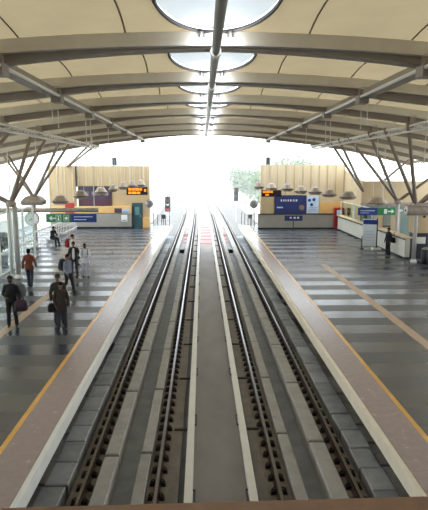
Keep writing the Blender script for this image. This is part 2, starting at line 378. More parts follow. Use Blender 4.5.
def glass_mat():
    m = bpy.data.materials.new('clear_glass'); m.use_nodes = True; nt = m.node_tree; nt.nodes.clear()
    o = nt.nodes.new('ShaderNodeOutputMaterial'); t = nt.nodes.new('ShaderNodeBsdfTransparent'); g = nt.nodes.new('ShaderNodeBsdfGlossy'); mx = nt.nodes.new('ShaderNodeMixShader')
    t.inputs[0].default_value = (.9,.95,.93,1); g.inputs['Roughness'].default_value = .03
    mx.inputs[0].default_value = .07; nt.links.new(t.outputs[0], mx.inputs[1]); nt.links.new(g.outputs[0], mx.inputs[2]); nt.links.new(mx.outputs[0], o.inputs[0]); return m
GLASS = glass_mat()

# ------------------------------------------------------------------ platforms and trackbed
CX = .3
struct('floor_left', MB().box(-17,-3.93,-4.5,51,-.4,0), FLOOR)
struct('floor_right', MB().box(4.53,21,-4.5,51,-.4,0), FLOOR)
struct('trim_1', MB().box(-3.93,-3.82,-4.5,51,-.4,0), YEL)
struct('trim_2', MB().box(4.42,4.53,-4.5,51,-.4,0), YEL)
struct('trim_3', MB().box(-3.82,-3.09,-4.5,51,-.4,0), PINK)
struct('trim_4', MB().box(3.7,4.42,-4.5,51,-.4,0), PINK)
struct('trim_5', MB().cbox(-3.09,-2.98,-4.5,51,-.3,0,.012), COPE_L)
struct('trim_6', MB().cbox(3.59,3.7,-4.5,51,-.3,0,.012), COPE_R)
struct('trim_7', MB().box(-6.78,-6.44,-4.5,25,-.05,.004), BEIGE)
struct('trim_8', MB().box(6.72,7.06,-4.5,29,-.05,.004), BEIGE)
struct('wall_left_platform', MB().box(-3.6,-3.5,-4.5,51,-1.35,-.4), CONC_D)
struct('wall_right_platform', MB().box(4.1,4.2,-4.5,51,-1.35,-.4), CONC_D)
struct('floor_track', MB().box(-3.5,4.1,-4.5,52,-1.5,-1.3), CONC_M)
struct('floor_walkway', MB().box(-.2,.88,-4.5,62,-1.3,-1.03), WALK)

def sh(y): return 0. if y < 60 else -((y-60)**2)/2700.
YS = [-4,10,20,30,40,50,60,70,80,90,100,112,124,136,150,165,180]
def ribbon(mb, x0, x1, z0, z1, ys=YS):
    return mb.loft([[(x0+sh(y),y,z0),(x1+sh(y),y,z0),(x1+sh(y),y,z1),(x0+sh(y),y,z1)] for y in ys])
RX = [-2.40, -.93, 1.52, 3.06]
RN = ['leftmost', 'second', 'third', 'rightmost']
EXT = [52,60,70,80,90,100,112,124,136,150,165,180]
struct('floor_viaduct', ribbon(MB(), -6.5, 7, -1.7, -1.3, EXT), ASPH)
# plinths under each rail
for i, (a, b, m) in enumerate(((-2.66,-2.17,PLINTHD), (-1.14,-.72,PLINTHD), (-.72,-.5,PLINTH), (1.3,1.78,PLINTHD), (1.1,1.3,PLINTH), (2.82,3.28,PLINTHD))):
    struct('trim_%d' % (9+i), ribbon(MB(), a, b, -1.3, -1.1), m)
rail_prof = [(-.07,0),(.07,0),(.07,.012),(.01,.03),(.01,.125),(.034,.14),(.034,.158),(-.034,.158),(-.034,.14),(-.01,.125),(-.01,.03),(-.07,.012)]
def clip_mb(mb, x, y, z, s):
    mb.cbox(x+s*.06, x+s*.16, y-.055, y+.055, z, z+.055, .015) if s > 0 else mb.cbox(x-.16, x-.06, y-.055, y+.055, z, z+.055, .015)
    mb.tube((x+s*.125, y, z+.04), (x+s*.125, y, z+.1), .02, seg=6)
    return mb.path([(x+s*.045,y-.04,z+.03),(x+s*.09,y-.05,z+.09),(x+s*.13,y-.01,z+.075),(x+s*.09,y+.045,z+.09),(x+s*.045,y+.04,z+.03)], .014, 5)
for i, X in enumerate(RX):
    r = empty('rail', (X,0,-1.08), 'steel running rail, %s of the four from the left' % RN[i] if i in (1,2) else 'steel running rail, %s of the four' % RN[i], 'rail', 'four running rails')
    MB().loft([[(X+sh(y)+px, y, -1.088+pz) for px, pz in rail_prof] for y in YS]).build('rail_body', RAILB, r)
    ribbon(MB(), X-.032, X+.032, -.931, -.926).build('running_surface', RAILT, r)
    r['label'] = r['label']
    proto = MB().box(X-.17,X+.17,-.07,.07,-1.1,-1.082).build('fastener', CLIP, r)
    pc = [clip_mb(MB(), X, 0, -1.085, s).build('clip', CLIP, proto) for s in (-1,1)]
    bothmb = MB().box(X-.17,X+.17,-.07,.07,-1.1,-1.082); clip_mb(bothmb, X, 0, -1.085, 1); clip_mb(bothmb, X, 0, -1.085, -1)
    far = bothmb.build('fastener', CLIP, r)
    y0 = 7.4+.13*i
    for k in range(98):
        if k < 45:
            f = proto if k == 0 else dup(proto, r)
            if k: [dup(c, f) for c in pc]
        else: f = far if k == 45 else dup(far, r)
        f.location.y = y0+k*.46
    st = MB()
    for k in range(98, 150):
        y = y0+k*.46; st.box(X-.17+sh(y), X+.17+sh(y), y-.07, y+.07, -1.1, -1.04)
    tag(st.build('far_fasteners', CLIP, r), kind='stuff')

# precast upstand blocks beside the rails
def segs(y0, y1, L, gap):
    out = []; y = y0
    while y < y1: out.append((y, y+L-gap)); y += L
    return out
for x0, x1, w, off in ((-2.17,-1.86,'right of the leftmost rail',0.), (-1.385,-1.14,'left of the second rail',.1), (1.78,2.03,'right of the third rail',.9), (2.47,2.82,'left of the rightmost rail',.5)):
    for k, (a, b) in enumerate(segs(7.35+off, 56, 3.4, .1)):
        e = random.uniform(-.008,.008)
        tag(MB().cbox(x0+e,x1+e,a,b,-1.3,-.93+e*.5,.02).build('kerb_block', CONC_L), 'long pale concrete kerb block just %s, %s from the footbridge' % (w, nth(k)), 'kerb block', 'kerb blocks %s' % w)
# loose cable trough covers under the platform edges
for side, (xa, xb, xc), sg in (('left', (-2.74,-3.22,-3.5), -1), ('right', (3.34,3.82,4.08), 1)):
    y = 6.6; k = 0
    while y < 44:
        L = random.choice((.8,.85,.85,1.1)); dz = random.uniform(-.02,.012); dx = random.uniform(-.02,.02)
        mb = MB().cbox(min(xa,xb)+dx, max(xa,xb)+dx, y, y+L-random.choice((.02,.03,.06)), -1.3, -.95+dz, .02)
        o = mb.build('trough_cover', COVER)
        tag(o, 'grey concrete trough cover nearer the track on the %s, %s from the footbridge' % (side, nth(k)), 'trough cover', 'inner %s trough covers' % side)
        y += L; k += 1
    y = 6.9; k = 0
    while y < 40:
        L = random.choice((.5,.85,1.2)); dz = random.uniform(-.05,.0)
        if random.random() < .9:
            o = MB().cbox(min(xb,xc)+.02, max(xb,xc)-.01, y, y+L-.05, -1.3, -.99+dz, .02).build('trough_cover', COVER)
            tag(o, 'small grey trough cover against the %s platform wall, %s from the footbridge' % (side, nth(k)), 'trough cover', 'outer %s trough covers' % side); k += 1
        y += L
# pale conduits along the walkway
for x, n, s in ((-.29,'left',-1), (.975,'right',1)):
    c = empty('cable_conduit', (x,0,-1.1), 'pale square cable conduit along the %s edge of the central walkway' % n, 'conduit')
    ribbon(MB(), x-.085, x+.085, -1.06, -.94).build('conduit_channel', CONDUIT, c)
    y = 8.9; pr = None; cl = None
    while y < 52:
        if pr is None:
            pr = MB().box(min(x, x+s*.42),max(x, x+s*.42),-.03,.03,-1.1,-1.05).build('stay_bracket', CONC_D, c)
            cl = MB().path([(x-s*.09,-.28,-.97),(x-s*.12,-.26,-.95),(x-s*.12,.26,-.95),(x-s*.09,.28,-.97)], .02, 6).build('hand_loop', BLACK, c); q, l = pr, cl
        else: q, l = dup(pr, c), dup(cl, c)
        q.location.y = y; l.location.y = y+.25; y += 3.2
    st = MB()
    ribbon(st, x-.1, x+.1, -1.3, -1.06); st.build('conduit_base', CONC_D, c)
# painted red bars and small dark boxes on the track
for k in range(6):
    y = 44.5+k*2.6
    tag(MB().box(-.12,.8,y,y+.75,-1.06,-1.024).build('painted_bar', REDP), 'red bar painted across the central walkway, %s from the footbridge' % nth(k), 'painted bar', 'red bars on the walkway')
for sx, n in ((-1.62,'left'), (2.25,'right')):
    for k in range(5):
        y = 47+k*2.4
        tag(MB().box(sx-.16,sx+.16,y,y+.8,-1.32,-1.285).build('painted_bar', REDP), 'short red bar painted between the %s pair of rails, %s from the footbridge' % (n, nth(k)), 'painted bar', 'red bars between the %s rails' % n)
    b = empty('track_box', (sx,41.6,-1.3), 'small black equipment box between the %s pair of rails' % n, 'box')
    MB().cbox(sx-.2,sx+.2,41.3,41.9,-1.3,-1.02,.03).build('housing', BLACK, b); MB().box(sx-.14,sx+.14,41.38,41.82,-1.03,-1.005).build('lid', DGREY, b)

# ------------------------------------------------------------------ roof
AY = [12.75+5.0*i for i in range(7)]
HW = 17.0
def rz(x): return 8.3-2.3*((x-CX)/HW)**2               # arch centre line
XS = [CX+HW*(-1+2*i/32) for i in range(33)]
for k, y in enumerate(AY):
    lab = ('curved grey roof arch, nearest to the footbridge' if k == 0 else 'curved grey roof arch at the far open end of the roof' if k == 6 else 'curved grey roof arch, %s from the footbridge' % nth(k))
    a = empty('roof_arch', (CX,y,rz(CX)), lab, 'roof arch', 'roof arches')
    MB().loft([[(x,y-.1,rz(x)-.14),(x,y+.1,rz(x)-.14),(x,y+.1,rz(x)+.15),(x,y-.1,rz(x)+.15)] for x in XS]).build('web', BEAM, a)
    MB().loft([[(x,y-.15,rz(x)-.17),(x,y+.15,rz(x)-.17),(x,y+.15,rz(x)-.14),(x,y-.15,rz(x)-.14)] for x in XS]).build('bottom_flange', GALV, a)
    hz = lambda x: .02+.21*min(1,(abs(x-CX)/6.))**1.3
    MB().loft([[(x,y+.02,rz(x)-.17-hz(x)),(x,y+.42,rz(x)-.17-hz(x)),(x,y+.42,rz(x)-.165),(x,y+.02,rz(x)-.165)] for x in XS]).build('haunch', BEAMD, a)  # arch underside, its shade put into the darker colour
    for s in (-1,1):
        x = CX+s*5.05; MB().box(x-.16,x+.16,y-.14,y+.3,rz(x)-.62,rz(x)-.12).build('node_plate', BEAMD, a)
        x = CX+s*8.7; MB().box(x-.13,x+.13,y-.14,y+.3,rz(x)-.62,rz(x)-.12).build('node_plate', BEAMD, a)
def membrane(ya, yb, k):
    lab = 'cream fabric roof panel with a white oval opening, %s bay from the footbridge' % nth(k) if k else 'cream fabric roof panel with the largest white oval opening, nearest the footbridge'
    m = empty('roof_membrane', (CX,ya,rz(CX)+.2), lab, 'roof panel', 'fabric roof panels')
    A, B = 1.22, 2.26; yc = (ya+yb)/2+.18; mb = MB()
    def z(x, y):
        v = (y-ya)/(yb-ya); return rz(x)+.16+.16*math.sin(PI*v)*min(1, abs(x-CX)/3.)
    xs = [x for x in [CX+HW*(-1+2*i/48) for i in range(49)] if abs(x-CX) > A+.05]
    xl = [x for x in xs if x < CX]+[CX-A]; xr = [CX+A]+[x for x in xs if x > CX]
    def grid(xx, f0, f1, n):
        g = [[(x, f0(x)+(f1(x)-f0(x))*j/n) for j in range(n+1)] for x in xx]; w = n+1
        mb.add([(x, y, z(x, y)) for c in g for x, y in c], [(i*w+j, (i+1)*w+j, (i+1)*w+j+1, i*w+j+1) for i in range(len(xx)-1) for j in range(n)])
    grid(xl, lambda x: ya, lambda x: yb, 8); grid(xr, lambda x: ya, lambda x: yb, 8)
    e = lambda x: B*max(0, 1-abs((x-CX)/A)**2)**.5
    xm = [CX+A*math.sin(PI/2*(-1+2*i/28)) for i in range(29)]
    grid(xm, lambda x: ya, lambda x: yc-e(x), 3); grid(xm, lambda x: yc+e(x), lambda x: yb, 3)
    mb.build('fabric', MEMB, m, True)
    rim = [(x, yc-e(x), z(x, yc-e(x))-.01) for x in xm]+[(x, yc+e(x), z(x, yc+e(x))-.01) for x in reversed(xm)][1:]
    MB().path(rim, .045, 6).build('edge_cable', CABLE, m, True)
    s = MB(); n = len(xm)
    s.add([(x, yc-e(x)*1.04, z(x, yc)+.07) for x in xm]+[(x, yc, z(x, yc)+.35*math.sqrt(max(0, 1-((x-CX)/A)**2))+.07) for x in xm]+[(x, yc+e(x)*1.04, z(x, yc)+.07) for x in xm],
          [(r*n+i, r*n+i+1, (r+1)*n+i+1, (r+1)*n+i) for r in (0,1) for i in range(n-1)])
    s.build('skylight', SKYL, m, True)
    for x0 in (-12,-9.3,-6.7,-4.2,-1.75,2.5,4.9,7.4,10,12.6):
        MB().path([(x0*(1+.05*(1-j/8)**2)+(.1 if x0 < 0 else -.1)*math.sin(j/8*PI), ya+.1+(yb-ya-.2)*j/8, z(x0, ya+.1+(yb-ya-.2)*j/8)-.012) for j in range(9)], .022, 4).build('seam', SEAM, m)
ys = [AY[0]-5.0]+AY
for k in range(7): membrane(ys[k], ys[k+1], k)
struct('ceiling', MB().loft([[(x,-4.6,rz(x)+.15),(x,7.55,rz(x)+.15),(x,7.55,rz(x)+.3),(x,-4.6,rz(x)+.3)] for x in XS]), MEMB)
t = empty('ridge_tube', (CX,7,8.05), 'dark grey steel ridge tube running along the centre of the roof', 'tube')
MB().tube((CX+.03,2,8.02),(CX+.03,AY[-1]+.2,8.02),.1,seg=12).build('tube', STEEL, t, True)
for y in AY: MB().tube((CX+.03,y-.12,8.02),(CX+.03,y+.12,8.02),.13,seg=12).build('collar', GALV, t)
for y, k in zip(AY, range(7)):
    for s, n in ((-1,'left'), (1,'right')):
        x = CX+.03+s*.33; f = empty('spotlight', (x,y-.3,8.3), 'bright white spotlight %s of the ridge tube at the %s roof arch' % (n, 'nearest' if k == 0 else nth(k)), 'light', 'spotlights along the roof ridge')
        MB().tube((x,y-.3,8.42),(x,y-.22,8.3),.05,.075,10).build('lamp_housing', DGREY, f)
        MB().ell((x,y-.215,8.29),(.07,.045,.07),10,6).build('lens', LAMP, f)
        MB().tube((x,y-.3,8.42),(x,y-.09,8.4),.015).build('stem', DGREY, f)
        l = bpy.data.lights.new('spot_glow', 'POINT'); l.energy = 35; l.color = (.9,.95,1); l.shadow_soft_size = .06
        lo = bpy.data.objects.new('spot_glow', l); COL.objects.link(lo); lo.location = (x, y-.42, 8.22); lo.parent = f; lo.location = (0,-.12,-.1)
for s, n in ((-1,'left'), (1,'right')):
    x = CX+s*5.05; z = rz(x)
    p = empty('roof_purlin', (x,7,z-.4), 'inner lengthwise roof purlin of the %s half of the roof' % n, 'purlin')
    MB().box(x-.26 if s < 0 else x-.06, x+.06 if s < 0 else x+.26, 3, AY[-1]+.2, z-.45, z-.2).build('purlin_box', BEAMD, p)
    MB().tube((x-s*.1,3,z-.41),(x-s*.1,AY[-1]+.3,z-.41),.05).build('conduit', GALV, p)
    x = CX+s*8.7; z = rz(x)-.52
    p = empty('roof_purlin', (x,7,z), 'outer lengthwise roof truss above the %s row of struts' % n, 'purlin')
    for dx, dz in ((-.12,0),(.12,0),(0,-.22)): MB().tube((x+dx,8,z+dz),(x+dx,AY[-1]+.3,z+dz),.055).build('chord', GALV, p)
    y = 8.; j = 0; lc = MB()
    while y < AY[-1]-.4:
        for dx in (-.12,.12): lc.tube((x+dx,y,z),(x,y+.5,z-.22),.02,seg=5).tube((x,y+.5,z-.22),(x+dx,y+1,z),.02,seg=5)
        y += 1
    lc.build('lacing', GALV, p)
    x = CX+s*16.8
    q = empty('eave_tube', (x,7,rz(x)), 'steel eave tube along the %s edge of the roof' % n, 'tube')
    MB().tube((x,2,rz(x)-.1),(x,AY[-1]+.3,rz(x)-.1),.12,seg=10).build('tube', STEEL, q, True)

# raking columns
def column(x, y, zt, tops, lab, shafts=((0,.13),), cap='block', base=True):
    c = empty('raking_column', (x,y,0), lab, 'column', 'columns with raking struts')
    for dx, r in shafts:
        MB().tube((x+dx,y,0),(x+dx,y,zt-.2),r,r*.92,16).build('shaft', WHITE if r < .12 else STEEL, c, True)
        if base: MB().lathe((x+dx,y,0), [(r*1.6,0),(r*1.6,.05),(r*1.3,.12),(r,.18)],16).build('base', WHITE, c)
    if cap == 'small':
        MB().lathe((x,y,zt), [(.2,-.22),(.26,-.1),(.2,.06)],16).build('capital', SHADE, c)
    elif cap == 'block':
        MB().loft([[(x+sx*w,y+sy*w*.8,z) for sx, sy in ((-1,-1),(1,-1),(1,1),(-1,1))] for w, z in ((.6,zt-.62),(.72,zt-.55),(.72,zt-.3),(.5,zt-.05),(.3,zt+.05))]).build('capital', SHADE, c)
        MB().box(x-.74,x+.74,y-.6,y+.6,zt-.46,zt-.42).build('capital_band', DGREY, c)
    else:
        MB().tube((x-.62,y-.1,zt-.33),(x+1.7,y-.1,zt-.33),.29,seg=20).build('capital', SHADE, c)
        MB().tube((x-.66,y-.1,zt-.33),(x-.6,y-.1,zt-.33),.24,seg=20).build('end_plate', GALV, c); MB().tube((x-.7,y-.1,zt-.33),(x-.6,y-.1,zt-.33),.06,seg=10).build('end_bolt', BLACK, c)
        MB().box(x-.3,x+1.2,y-.3,y+.3,zt-.06,zt+.1).build('strut_seat', SHADE, c)
    for tx, ty, tz in tops:
        MB().tube((x+(tx-x)*.02,y,zt),(tx,ty,tz),.11,.08,10).build('strut', STRUT, c, True)
column(-9.3,25.6,3.75, [(-8.5,29.6,7.2),(-8.6,27.2,7.2),(-15.2,27.5,6.3)], 'twin-shaft column with raking struts beside the rust brown jacket', ((-.17,.085),(.16,.13)), 'small')
column(-9.9,20.3,3.75, [(-8.5,24.4,7.25),(-8.5,22.4,7.25)], 'column with raking struts cut by the left edge, nearest on the left', cap='small')
column(-12.,37.5,3.45, [(-8.5,32.4,7.25),(-8.5,34.9,7.25),(-14.8,40,6.25),(-14,38.5,6.4)], 'column with a dark block capital and crossing struts behind the clock')
column(-12.9,49.1,5.3, [(-8.5,42.6,7.25),(-8.9,41.9,7.2)], 'column with raking struts rising behind the left end wall')
column(12.3,29.6,3.35, [(8.8,22.6,7.25),(8.8,25.5,7.25),(16.2,31.5,6.1),(15.8,28,6.2)], 'white column with a long drum capital at the right counter', ((0,.12),), 'drum')
column(13.1,34.6,3.3, [(8.8,27.9,7.25),(8.8,31.8,7.25),(16.2,33,6.1)], 'column with raking struts behind the ticket cabin on the right', cap='small')
column(13.4,42.4,3.3, [(8.8,34,7.25),(8.8,36.3,7.25),(16.2,41,6.1)], 'column with raking struts in the far right corner', cap='small')

# ------------------------------------------------------------------ left end building
def ribs(mb, x0, x1, y, z0, z1, n):
    for i in range(n+1):
        x = x0+(x1-x0)*i/n; mb.box(x-.03,x+.03,y-.05,y+.02,z0,z1)
    return mb
YL, YR = 48.3, 47.1
struct('wall_left_end', MB().box(-11.4,-4.83,YL,YL+.4,0,5.68), CREAM)
struct('wall_left_end_wing', MB().box(-13.9,-11.55,YL-.5,YL+.2,0,5.68), CREAM)
struct('trim_20', MB().box(-11.55,-11.4,YL-.1,YL+.3,3.8,5.66), DGREY)
struct('trim_21', ribs(MB(), -11.3,-4.95,YL,3.25,5.6,9), CREAM2)
struct('trim_22', ribs(MB(), -13.8,-11.7,YL-.5,2.4,5.6,3), CREAM2)
struct('trim_23', MB().box(-13.7,-6.5,YL-.58,YL-.02,1.42,2.02), LIT_CREAM)
struct('trim_24', MB().box(-13.7,-6.5,YL-.56,YL-.02,0.02,1.38), GREYWALL)
struct('trim_25', MB().box(-13.7,-6.5,YL-.6,YL-.02,0,.16), BLACK)
struct('trim_26', MB().box(-5.5,-4.8,YL-.2,YL-.02,0.02,1.0), LIT_CREAM)
t = empty('billboard', (-9.8,YL-.1,2), 'large dark maroon and grey billboard on the left end wall', 'billboard')
MB().box(-11.3,-8.3,YL-.12,YL-.02,2.06,3.84).build('frame', DGREY, t); MB().box(-11.22,-8.38,YL-.15,YL-.11,2.14,3.76).build('poster', DPOSTER, t)
MB().box(-11.1,-8.5,YL-.156,YL-.149,2.2,2.6).build('poster_band', mat('maroon', (82,44,62), .5), t)
for x, w in ((-10.9,.5),(-10.1,.8),(-9.1,.5)): MB().box(x,x+w,YL-.158,YL-.149,3.0,3.35).build('poster_picture', mat('poster_grey', (128,118,122), .5, var=.3, scale=5), t)
d = empty('door', (-5.98,YL-.1,0), 'teal metal door at the right end of the left end wall', 'door')
MB().box(-6.47,-5.5,YL-.08,YL-.02,0,2.3).build('frame', DGREY, d); MB().box(-6.4,-5.57,YL-.12,YL-.07,.02,2.22).build('leaf', TEAL, d)
MB().box(-6.2,-5.8,YL-.13,YL-.115,1.2,1.95).build('glazing', mat('door_glass', (110,150,150), .15), d); MB().tube((-5.68,YL-.17,1.0),(-5.68,YL-.17,1.25),.02).build('handle', CHROME, d)
for x0, x1, z0, z1, m, lab in ((-8.0,-7.35,1.45,1.85,DPOSTER,'small dark notice on the lit-tinted cream fascia left of the teal door'), (-7.3,-6.65,1.4,1.8,PALEBLUE,'pale notice beside the teal door'),
                               (-7.4,-6.85,.65,1.25,SIGNW,'white notice low on the wall left of the teal door'), (-12.45,-11.65,.7,2.35,RED,'tall red panel on the left end wall, partly behind the green sign')):
    n = empty('notice', ((x0+x1)/2,YL-.6,z0), lab, 'notice')
    MB().box(x0,x1,YL-.63,YL-.58,z0,z1).build('board', m, n); MB().box(x0+.06,x1-.06,YL-.635,YL-.629,z0+.08,z0+.14).build('print', DGREY, n)
def led_sign(x0, x1, y, z0, z1, lab, rows):
    s = empty('led_sign', ((x0+x1)/2,y,z0), lab, 'display sign')
    MB().cbox(x0,x1,y-.1,y+.1,z0,z1,.03).build('case', BLACK, s)
    for xa, xb, za, zb in rows: MB().box(xa,xb,y-.115,y-.1,za,zb).build('led_text', LEDO, s)
    for x in (x0+.3,x1-.3): MB().tube((x,y,z1),(x,y,7.4),.02,seg=6).build('hanger', GALV, s)
W = lambda x0, ws, z0, z1: [(x0+sum(ws[:i])+.05*i, x0+sum(ws[:i+1])+.05*i, z0, z1) for i in range(len(ws))]
led_sign(-6.72,-4.85,46.8,3.1,3.82,'hanging black display with orange text on the left platform', W(-6.55,[.3,.22,.34,.2],3.5,3.72)+W(-6.55,[.25,.4,.3],3.2,3.4)+[(-5.15,-4.98,3.4,3.62)])
led_sign(5.2,6.95,45.8,2.98,3.58,'hanging black display with orange text on the right platform', W(5.32,[.25,.32,.2],3.32,3.5)+[(5.55,5.85,3.08,3.22)])
def mirror(x, y, z, lab):
    m = empty('convex_mirror', (x,y,0), lab, 'mirror')
    MB().tube((x,y+.1,0),(x,y+.1,z+.2),.035).build('post', GALV, m)
    MB().disc_y((x,y,z),.38,.06).build('rim', SHADE, m, False); MB().ell((x,y-.03,z),(.33,.06,.33),18,10).build('mirror_face', CHROME, m, True)
mirror(-4.75,46.9,2.32,'round convex mirror on a post near the teal door'); mirror(4.6,46.4,2.3,'round convex mirror on a post at the right platform end')
for x, y, lab in ((-8.0,YL+.2,'small grey box on top of the left end wall'), (5.95,YR+.2,'small grey box on top of the right end wall')):
    b = empty('roof_box', (x,y,5.68), lab, 'box'); MB().cbox(x-.2,x+.2,y-.15,y+.15,5.7,6.4,.04).build('housing', DGREY, b); MB().box(x-.26,x+.26,y-.2,y+.2,6.4,6.46).build('lid', GALV, b)

# ------------------------------------------------------------------ right end building
struct('wall_right_end', MB().box(5.25,12.9,YR,YR+.4,0,5.78), CREAM2)
struct('trim_30', ribs(MB(), 5.3,12.8,YR,3.1,5.7,10), CREAM)
struct('trim_31', MB().box(5.05,11.9,YR-.3,YR-.02,.02,1.32), GREYWALL)
struct('trim_32', MB().box(5.05,11.9,YR-.34,YR-.02,0,.14), BLACK)
struct('trim_33', MB().box(5.05,12.8,YR-.33,YR-.02,1.32,1.4), DGREY)
struct('trim_34', MB().box(5.35,6.5,YR-.06,YR-.02,1.42,3.0), CREAM)
struct('trim_35', MB().box(10.6,12.8,YR-.05,YR-.02,1.42,2.4), LIT_CREAM)
t = empty('billboard', (8,YR-.1,1.4), 'large navy blue billboard with white lettering marks on the right end wall', 'billboard')
MB().box(6.55,9.42,YR-.14,YR-.02,1.4,3.05).build('frame', DGREY, t); MB().box(6.6,9.37,YR-.18,YR-.13,1.46,3.0).build('poster', NAVY, t)
x = 7.1
for w in (.16,.1,.14,.08,.16,.2,.12,.1,.18): MB().box(x,x+w*.55,YR-.188,YR-.179,2.5,2.68).build('lettering', SIGNW, t); x += w*1.15+.02
MB().box(6.75,7.3,YR-.188,YR-.179,1.9,2.02).build('lettering', PALEBLUE, t); MB().disc_y((9.0,YR-.185,1.95),.25,.012).build('poster_emblem', mat('poster_brown', (128,104,92), .5, var=.3, scale=6), t)
t = empty('poster_board', (10,YR-.1,1.4), 'pale blue and white poster board right of the navy billboard', 'poster')
MB().box(9.45,10.58,YR-.12,YR-.02,1.4,3.02).build('frame', GALV, t); MB().box(9.5,10.53,YR-.15,YR-.11,1.45,2.97).build('poster', PALEBLUE, t)
for x, z in ((9.7,2.6),(10.1,2.65),(9.9,2.2)): MB().disc_y((x,YR-.15,z),.14,.02).build('poster_emblem', SIGNB, t)
for z in (1.6,1.75,1.9): MB().box(9.65,10.4,YR-.156,YR-.149,z,z+.05).build('print', GREYWALL, t)
t = empty('information_stand', (8.1,45.9,0), 'small dark blue information panel on a stand under the navy billboard', 'stand')
MB().tube((8.1,45.9,0),(8.1,45.9,1.1),.04).build('post', DGREY, t); MB().box(7.3,8.9,45.82,45.9,.85,1.3).build('panel', NAVY, t)
for x in (7.75,8.1,8.4): MB().box(x,x+.18,45.8,45.83,1.05,1.2).build('lettering', SIGNW, t)
MB().lathe((8.1,45.9,0),[(.3,0),(.3,.03),(.06,.08)],16).build('base', DGREY, t)
t = empty('fire_cabinet', (12.3,46.9,0.2), 'red fire hose cabinet at the right corner of the right end wall', 'cabinet')
MB().cbox(11.92,12.75,46.5,46.98,.2,1.95,.03).build('cabinet', RED, t); MB().box(12.0,12.67,46.47,46.5,.3,1.85).build('door', mat('dark_red', (128,28,30), .4), t)
MB().box(12.1,12.57,46.455,46.47,1.25,1.75).build('window_pane', PALEBLUE, t); MB().tube((12.6,46.44,.9),(12.6,46.44,1.1),.02).build('handle', CHROME, t)

# right side: sloping upper wall, cross wall, counter
struct('wall_right', MB().loft([[(12.85,47.1,0),(13.1,47.1,0),(13.1,47.1,5.3),(12.85,47.1,5.3)],[(12.85,42,0),(13.1,42,0),(13.1,42,4.42),(12.85,42,4.42)]]), CREAM2)
struct('wall_right_upper', MB().box(12.85,21,41.6,42,2.75,4.42), CREAM)
struct('wall_right_back', MB().box(12.85,21,41.7,42,0,2.6), mat('grey_green_glazing', (112,128,120), .25, 0, .15, .6))
struct('trim_40', MB().box(12.8,21,41.5,41.6,2.6,2.78), SHADE)
struct('wall_right_far', MB().box(20.6,21,-4.5,42,0,2.2), WHITE)
t = empty('counter', (12.3,38,0), 'long pale counter wall along the right side of the platform', 'counter')
MB().box(12.15,12.45,30.6,46.2,.12,1.26).build('panel', mat('counter_panel', (206,204,192), .45, 0, .05, .8), t); MB().box(12.18,12.42,30.6,46.2,0,.12).build('plinth', BLACK, t); MB().cbox(12.05,12.6,30.5,46.25,1.26,1.34,.02).build('worktop', CREAM2, t)
MB().box(12.1,12.15,30.6,46.2,1.16,1.25).build('dark_edge', BLACK, t)
for k, (y0, y1) in enumerate(((37.6,42.2),(42.3,46.2))):
    w = empty('counter_screen', (12.4,y0,1.34), 'glass screen on the right counter, %s end' % ('nearer' if k == 0 else 'farther'), 'glass screen')
    MB().box(12.38,12.41,y0,y1,1.36,2.5).build('pane', GLASS, w)
    MB().box(12.36,12.43,y0,y0+.08,1.34,2.55).build('post', WHITE, w); MB().box(12.36,12.43,y1-.08,y1,1.34,2.55).build('post', WHITE, w); MB().box(12.36,12.43,y0,y1,2.5,2.56).build('rail', WHITE, w)
for y, h, lab in ((45,.55,'dark monitor at the far end of the right counter'),(40.2,.5,'dark monitor behind the blue sign on the right counter')):
    w = empty('monitor', (12.7,y,1.34), lab, 'monitor'); MB().box(12.72,12.76,y-.35,y+.35,1.5,1.5+h).build('screen', BLACK, w); MB().tube((12.74,y,0.0),(12.74,y,1.5),.04).build('stand', DGREY, w)
t = empty('ticket_cabin', (13.2,37,0), 'cream ticket cabin with grey window behind the right counter', 'cabin')
MB().box(12.62,13.9,36.1,38.0,0,2.45).build('body', CREAM, t); MB().box(12.6,14,36.0,38.1,2.45,2.55).build('roof', GALV, t)
MB().box(12.68,13.2,36.06,36.1,1.45,2.3).build('window', mat('dull_glass', (132,132,122), .2, var=.1), t); MB().box(12.66,13.22,36.04,36.07,1.36,1.45).build('sill', BLACK, t)
t = empty('ticket_machine', (12.75,29.7,0), 'cream topped ticket machine with black lower half behind the white column', 'machine')
MB().cbox(12.7,13.75,30.8,31.6,1.55,2.75,.04).build('upper_case', CREAM, t); MB().box(12.76,13.7,30.9,31.55,0,1.55).build('lower_case', BLACK, t); MB().disc_y((13.3,30.79,2.55),.08,.04).build('camera', BLACK, t)
MB().box(12.9,13.5,30.88,30.9,.9,1.3).build('tray', GALV, t)
t = empty('ticket_machine', (14,29,0), 'pale grey ticket machine cut by the right edge of the frame', 'machine')
MB().cbox(13.05,14.1,28.6,29.3,.9,2.5,.04).build('upper_case', CREAM2, t); MB().box(13.1,14.05,28.65,29.3,0,.9).build('lower_case', DGREY, t); MB().box(13.2,13.9,28.58,28.6,1.5,2.1).build('screen', BLACK, t)
t = empty('litter_bin', (12.7,29,0), 'black drum bin beside the base of the white right column', 'bin')
MB().lathe((12.76,29.05,0),[(.2,0),(.24,.06),(.26,.8),(.22,.84)],18).build('drum', BLACK, t, True); MB().lathe((12.76,29.05,.84),[(.24,0),(.24,.03),(.1,.1)],18).build('lid', CHROME, t)
t = empty('banner_stand', (11.2,34.6,0), 'blue and white banner stand in front of the right counter', 'banner')
def slab_rot(mb, x0, x1, y0, y1, z0, z1, th=.04): return mb.loft([[(x0,y0,z0),(x1,y1,z0),(x1,y1+th,z0),(x0,y0+th,z0)],[(x0,y0,z1),(x1,y1,z1),(x1,y1+th,z1),(x0,y0+th,z1)]])
